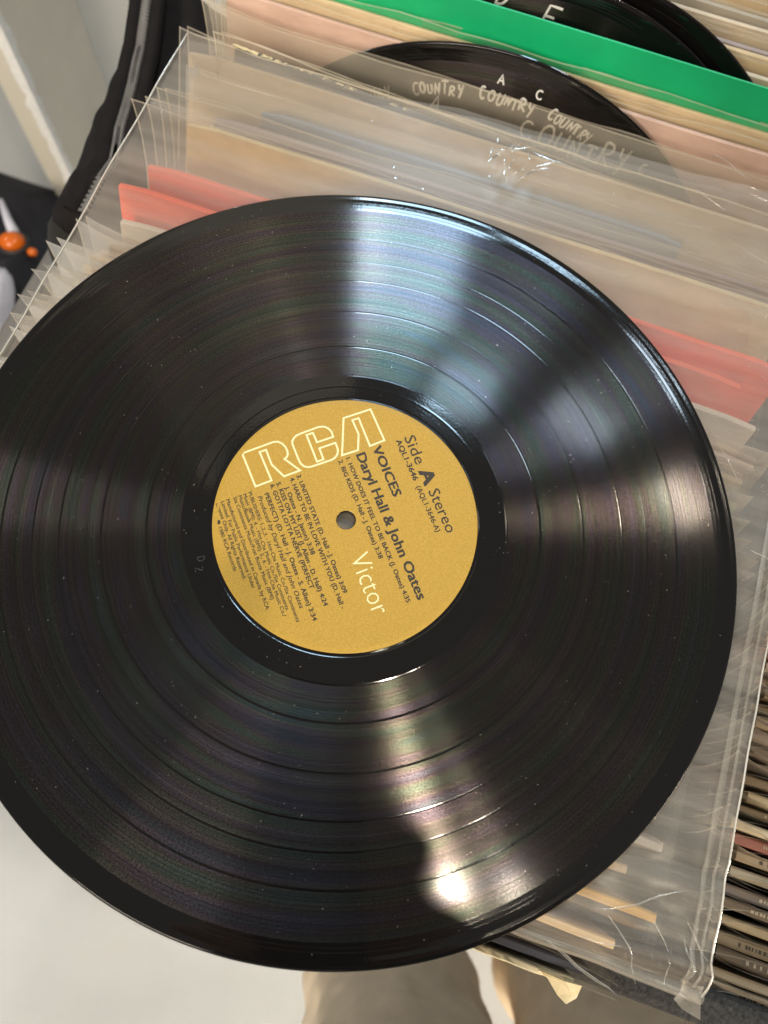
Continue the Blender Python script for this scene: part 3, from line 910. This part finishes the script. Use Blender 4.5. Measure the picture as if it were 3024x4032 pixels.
# ---------------------------------------------------------------- black fabric cover with a zip along the left of the bin
cv = thing('fabric_cover', B(-225, 250, -300), 'black nylon cover with a long zip hanging beside the bin on the left', 'fabric cover')
LEFT_EDGE = [(295, -70), (278, 0), (283, 48), (262, 120), (247, 179), (225, 245), (196, 310), (173, 360), (150, 410), (108, 488)]
ZIP = [(326, -70), (321, 0), (313, 60), (306, 113), (297, 150), (289, 190), (276, 240), (262, 286), (256, 325), (250, 357), (222, 395), (182, 470)]
def poly_at(tab, t):
    n = len(tab) - 1
    i = min(int(t * n), n - 1)
    k = t * n - i
    return (tab[i][0] + (tab[i + 1][0] - tab[i][0]) * k, tab[i][1] + (tab[i + 1][1] - tab[i][1]) * k)
mb = MB()
rows = []
NT_ = 70
for j in range(NT_ + 1):
    t = j / NT_
    L = at(*poly_at(LEFT_EDGE, t), -100)
    Zp = at(*poly_at(ZIP, t), -72)
    across = B(1, 0, 0).normalized()
    row = [L + Vector((0, 0, -.25)) - across * .01, L + Vector((0, 0, -.08)) - across * .004, L + Vector((0, 0, -.02)), L]
    for q in range(1, 9):
        k = q / 9
        p = L.lerp(Zp, k) + Vector((0, 0, .012 * math.sin(k * 3.1416)))
        p.z += nz(p.x * 60, p.y * 25, 1.0) * .006 + nz(p.x * 150, p.y * 40, 4.0) * .003
        row.append(p)
    row.append(Zp + Vector((0, 0, .001)))
    for q in range(1, 12):
        k = q / 11
        p = Zp + across * (.085 * k) + Vector((0, 0, -.004 - .05 * k * k))
        p.z += nz(p.x * 90, p.y * 22, 6.0) * .006 * min(1, k * 3) + .004 * math.cos(k * 19) * (1 - k)
        row.append(p)
    row.append(Zp + across * .088 + Vector((0, 0, -.25)))
    rows.append(row)
rows.append([p + Vector((.004, -.006, -.012)) for p in rows[-1]])
rows.append([p + Vector((.004, .0, -.12)) for p in rows[-1]])
mb.grid(rows)
mb.build('shell', M['fabric'], cv, smooth=True)
mb = MB()
for j in range(170):
    t = j / 169
    c = at(*poly_at(ZIP, t), -72) + Vector((0, 0, .0032))
    c2 = at(*poly_at(ZIP, min(1, t + .004)), -72) + Vector((0, 0, .0032))
    if j == 169: continue
    d = (c2 - c).normalized()
    s = Vector((0, 0, 1)).cross(d)
    w, l, h = .0024, .0007, .0012
    o = s * (.0006 if j % 2 else -.0006)
    mb.hexa([c + o - s * w - d * l, c + o + s * w - d * l, c + o + s * w + d * l, c + o - s * w + d * l,
             c + o - s * w * .7 - d * l + Vector((0, 0, h)), c + o + s * w * .7 - d * l + Vector((0, 0, h)), c + o + s * w * .7 + d * l + Vector((0, 0, h)), c + o - s * w * .7 + d * l + Vector((0, 0, h))])
tag(mb.build('zip_teeth', M['zip'], cv), kind='stuff')
for sgn in (-1, 1):
    mb = MB()
    rows = []
    for j in range(71):
        c = at(*poly_at(ZIP, j / 70), -72) + Vector((0, 0, .0025))
        s = B(1, 0, 0).normalized() * sgn
        rows.append([c + s * .0030, c + s * .0045 + Vector((0, 0, .0016)), c + s * .010 + Vector((0, 0, .0022)), c + s * .0115 + Vector((0, 0, -.001))])
    mb.grid(rows, flip=sgn < 0)
    mb.build('zip_tape', M['fabric'], cv, smooth=True)
mb = MB()   # stiff felt corner at the near end
e = [at(x, y, -95) for x, y in ((100, 483), (122, 448), (160, 420), (225, 400), (235, 480), (200, 540), (150, 600), (120, 590), (98, 530))]
mb.rings([[p + Vector((0, 0, -.18)) for p in e], [p + Vector((0, 0, -.004)) for p in e], [p.lerp(sum(e, Vector()) / len(e), .12) + Vector((0, 0, .003)) for p in e]])
mb.build('corner_pad', M['fabric_pad'], cv, bevel=.002)

# ---------------------------------------------------------------- floor, column
fl = MB()
for s in (0,):
    n = 24
    fl.grid([[Vector((-5 + 10 * i / n, -4 + 10 * j / n, -.85)) for i in range(n + 1)] for j in range(n + 1)])
k = NT('pale_concrete')
tc = k.n('TexCoord').outputs['Object']
n1 = k.noise(tc, 3.0, 5.0, .6); n2 = k.noise(tc, 240, 3.0, .7); n3 = k.noise(tc, 22, 4.0)
c = k.mix(k.maprange(n1.outputs[0], .35, .65, 0, 1), (.385, .41, .43), (.47, .495, .51))
c = k.mix(k.math('MULTIPLY', k.maprange(n2.outputs[0], .45, .7, 0, 1), .35), c, (.38, .38, .38))
c = k.mix(k.math('MULTIPLY', k.maprange(n3.outputs[0], .6, .75, 0, 1), .5), c, (.42, .41, .40))
p = k.n('BsdfPrincipled', i_Base_Color=c, i_Roughness=.7)
M['floor'] = k.done(p)
tag(fl.build('floor', M['floor']), kind='structure')

def col_edge(px, py, z):
    p = at(px, py, z)
    return Vector((p.x, p.y, 0))
q3, q1, q2 = col_edge(128, 432, -600), col_edge(155, 387, -560), col_edge(235, 193, -560)
q4 = q2 + (q2 - q1).normalized() * .02 + Vector((.35, .12, 0))
q5 = q3 + Vector((-.25, .5, 0))
M['column'] = plain('cream_paint', (.74, .71, .62), .5, .08, 9, .35, 50)
M['column_pale'] = plain('white_paint', (.78, .80, .79), .45, .04, 9, .15, 60)
M['chip'] = plain('chipped_plaster', (.93, .95, .96), .9, .1, 200)
cl = thing('painted_column', ((q1.x + q2.x) / 2, (q1.y + q2.y) / 2 + .1, -.85), 'cream painted column with a chipped white corner edge at the upper left', 'column')
mb = MB()
pts = [q5, q3, q1, q2]
mb.grid([[p + Vector((0, 0, -.85 + zz)) for p in pts] for zz in (0, .5, 1.0, 1.6, 2.6)], flip=True)
mb.build('shaft', M['column'], cl)
mb = MB()
mb.grid([[p + Vector((0, 0, -.85 + zz)) for p in (q2 + Vector((.001, -.001, 0)), q4, q4 + Vector((-.2, .4, 0)))] for zz in (0, .6, 1.3, 2.6)], flip=True)
mb.build('pale_face', M['column_pale'], cl)
mb = MB()
rows = []
dl, dr = (q3 - q1).normalized(), (q2 - q1).normalized()
for j in range(260):
    z = -.85 + 1.5 * j / 259
    w1 = .009 + abs(nz(z * 26, 1.0)) * .012 + nz(z * 90, 4) * .004
    w2 = .009 + abs(nz(z * 21, 7.0)) * .013 + nz(z * 80, 9) * .004
    c0 = q1 + Vector((0, 0, z))
    outw = -(dl + dr).normalized() * .0015
    rows.append([c0 + dl * max(.002, w1) + outw * .6, c0 + outw, c0 + dr * max(.002, w2) + outw * .6])
mb.grid(rows, flip=True)
mb.build('chipped_edge', M['chip'], cl)

# ---------------------------------------------------------------- bag on the floor at the far left
M['navy'] = plain('navy_cloth', (.011, .012, .02), .8, .4, 30, .3, 400)
M['shoe_black'] = plain('black_rubber', (.015, .015, .016), .5, .2)
M['cloth'] = plain('lavender_white_cloth', (.62, .63, .74), .8, .08, 30)
k = NT('orange_reflector')
p = k.n('BsdfPrincipled', i_Base_Color=(.85, .17, .005), i_Roughness=.25)
p.inputs['Transmission Weight'].default_value = .25
M['orange'] = k.done(p)
c = at(10, 620, -640)
bg_ = thing('backpack', Vector((c.x, c.y, -.85)), 'dark navy backpack with a round orange reflector standing at the far left', 'backpack')
mb = MB()
mb.ball(Vector((c.x - .05, c.y - .02, -.68)), (.17, .20, .19), 24, 14, fn=lambda d: 1 + nz(d.x * 2.5, d.y * 2.5, d.z * 2.5) * .22)
mb.build('body', M['navy'], bg_, smooth=True)
o = at(26, 522, -480)
mb = MB()
mb.ball(o, (.015, .012, .010), 20, 12)
mb.build('reflector', M['orange'], bg_, smooth=True)
mb = MB()
mb.tube([o + Vector((.0165 * math.cos(q * .3142), .0135 * math.sin(q * .3142), -.003)) for q in range(21)], .0028, 8)
mb.build('reflector_rim', M['shoe_black'], bg_, smooth=True)
mb = MB()
mb.ball(o + Vector((.022, -.009, -.006)), (.006, .005, .005), 12, 8)
mb.build('toggle', M['orange'], bg_, smooth=True)
mb = MB()
mb.tube([o + Vector((-.004, -.01, -.012)), o + Vector((.02, -.04, -.05)), o + Vector((.0, -.06, -.15)), Vector((c.x, c.y, -.6))], [.022, .026, .03, .03], 10)
mb.build('strap', M['navy'], bg_, smooth=True)
mb = MB()
o2 = at(-14, 655, -470)
mb.ball(o2, (.022, .045, .02), 18, 12, fn=lambda d: 1 + nz(d.x * 2, d.y * 2, d.z * 2) * .25)
mb.build('cloth_patch', M['cloth'], bg_, smooth=True)
mb = MB()
o3 = at(18, 478, -500)
mb.tube([o3 + Vector((-.014, .030, 0)), o3, o3 + Vector((.012, -.022, 0))], [.003, .005, .007], 8)
mb.build('cord_end', M['cloth'], bg_, smooth=True)

# ---------------------------------------------------------------- the person at the bin, holding the phone
def capsules(chains):
    mb = MB()
    for ch in chains:
        path = [Vector(p[:3]) for p in ch]
        rad = [p[3] for p in ch]
        # densify
        pp, rr_ = [], []
        for i in range(len(path) - 1):
            for q in range(6):
                t = q / 6
                pp.append(path[i].lerp(path[i + 1], t)); rr_.append(rad[i] + (rad[i + 1] - rad[i]) * t)
        pp.append(path[-1]); rr_.append(rad[-1])
        d0, d1 = (pp[0] - pp[1]).normalized(), (pp[-1] - pp[-2]).normalized()
        pp = [pp[0] + d0 * rr_[0] * .9, pp[0] + d0 * rr_[0] * .55] + pp + [pp[-1] + d1 * rr_[-1] * .55, pp[-1] + d1 * rr_[-1] * .9]
        rr_ = [rr_[0] * .35, rr_[0] * .82] + rr_ + [rr_[-1] * .82, rr_[-1] * .35]
        mb.tube(pp, rr_, 14)
    return mb
def fuse(o, voxel, smooth=6, wrinkle=0.0):
    r = o.modifiers.new('fuse', 'REMESH'); r.mode = 'VOXEL'; r.voxel_size = voxel; r.use_smooth_shade = True
    s = o.modifiers.new('smooth', 'SMOOTH'); s.iterations = smooth; s.factor = .5
    if wrinkle:
        tx = bpy.data.textures.new('folds', 'CLOUDS'); tx.noise_scale = .07; tx.noise_depth = 2
        d = o.modifiers.new('folds', 'DISPLACE'); d.texture = tx; d.strength = wrinkle; d.texture_coords = 'LOCAL'
    return o
M['trouser'] = plain('beige_twill', (.82, .69, .52), .85, .08, 40, .3, 1500)
M['shirt'] = plain('dark_shirt', (.035, .03, .032), .9, .2, 40)
M['skin'] = plain('skin', (.55, .33, .24), .55, .06, 30)
M['hair'] = plain('dark_hair', (.03, .02, .015), .6, .3, 200)
M['shoe'] = plain('dark_shoe', (.05, .045, .04), .5, .2, 40)
PX = .150
pe = thing('person', (PX, -.40, -.85), 'person in beige trousers and dark shirt standing at the near side of the bin', 'person')
fuse(capsules([[(PX - .012, -.475, .04, .13), (PX + .012, -.475, .04, .13)],
               [(PX - .07, -.47, .03, .115), (PX - .086, -.435, -.09, .100), (PX - .095, -.372, -.40, .090), (PX - .097, -.275, -.78, .088)],
               [(PX + .07, -.47, .03, .115), (PX + .092, -.435, -.09, .100), (PX + .112, -.372, -.40, .094), (PX + .116, -.275, -.78, .090)]
               ]).build('trousers', M['trouser'], pe, smooth=True), .008, 6, .026)
fuse(capsules([[(PX - .05, -.475, .09, .125), (PX + .05, -.475, .09, .125)], [(PX, -.475, .09, .14), (PX, -.43, .36, .145), (PX, -.41, .52, .12), (PX, -.40, .60, .07)],
               [(PX - .12, -.41, .53, .075), (PX + .12, -.41, .53, .075)],
               [(PX - .18, -.41, .52, .07), (PX - .23, -.37, .27, .052), (PX - .20, -.26, .255, .045)],
               [(PX + .18, -.41, .52, .07), (PX + .16, -.40, .28, .052), (PX + .04, -.30, .27, .045)]
               ]).build('shirt', M['shirt'], pe, smooth=True), .012, 6, .01)
# head with neck, and both forearms with hands, each finger curled round the phone
head = [[(PX, -.40, .58, .055), (PX, -.385, .66, .052)], [(PX, -.37, .70, .070), (PX, -.375, .78, .088), (PX, -.385, .80, .085)],
        [(PX, -.30, .735, .010), (PX, -.288, .718, .013)], [(PX - .085, -.38, .75, .012), (PX - .088, -.385, .77, .014)], [(PX + .085, -.38, .75, .012), (PX + .088, -.385, .77, .014)],
        [(PX - .20, -.25, .255, .036), (PX - .20, -.20, .265, .029)], [(PX - .20, -.20, .268, .024), (PX - .205, -.15, .283, .030), (PX - .212, -.14, .285, .028)],
        [(PX + .04, -.30, .27, .036), (PX - .04, -.235, .285, .027)], [(PX - .04, -.235, .288, .024), (PX - .085, -.20, .300, .028)]]
fuse(capsules(head).build('head', M['skin'], pe, smooth=True), .005, 4)
fg = []
for i, ln in enumerate((.85, 1.0, .95, .75)):
    fg.append([(PX - .225 + .002 * i, -.160 + i * .019, .280, .0085), (PX - .228, -.152 + i * .02, .302, .008), (PX - .214 + .006 * ln, -.150 + i * .02, .311, .0072)])
fg.append([(PX - .19, -.175, .275, .0105), (PX - .172, -.15, .300, .0095), (PX - .178, -.125, .311, .0085)])
for i, ln in enumerate((.9, 1.0, .9, .75)):
    fg.append([(PX - .085, -.215 + i * .017, .303, .0085), (PX - .112, -.208 + i * .018, .318, .008), (PX - .128 - .012 * ln, -.204 + i * .018, .316, .0072)])
fg.append([(PX - .075, -.215, .300, .0105), (PX - .11, -.225, .322, .0095), (PX - .135, -.222, .322, .0085)])
fuse(capsules(fg).build('fingers', M['skin'], pe, smooth=True), .0035, 3)
mb = MB(); mb.ball(Vector((PX, -.40, .80)), (.095, .10, .10), 24, 14, fn=lambda d: 1 + nz(d.x * 3, d.y * 3, d.z * 3) * .06)
mb.build('hair', M['hair'], pe, smooth=True)
for sx in (-.092, .100):
    mb = MB(); mb.ball(Vector((PX + sx, -.21, -.815)), (.050, .135, .055), 20, 12, fn=lambda d: 1.0 if d.z > -.3 else .9)
    mb.build('shoe', M['shoe'], pe, smooth=True)
M['phone'] = plain('black_phone', (.02, .02, .022), .25, .1, 40)
mb = MB()
RM = Matrix(CAM_R)
def ph(x, y, z): return Vector([CAM_POS[i] * MM for i in range(3)]) + RM @ Vector((x, y, z))
mb.box(ph, (-.058, -.132, .006), (.014, .016, .014))
tag(mb.build('phone', M['phone'], bevel=.0025), 'dark phone held flat above the black record by the person', 'phone')
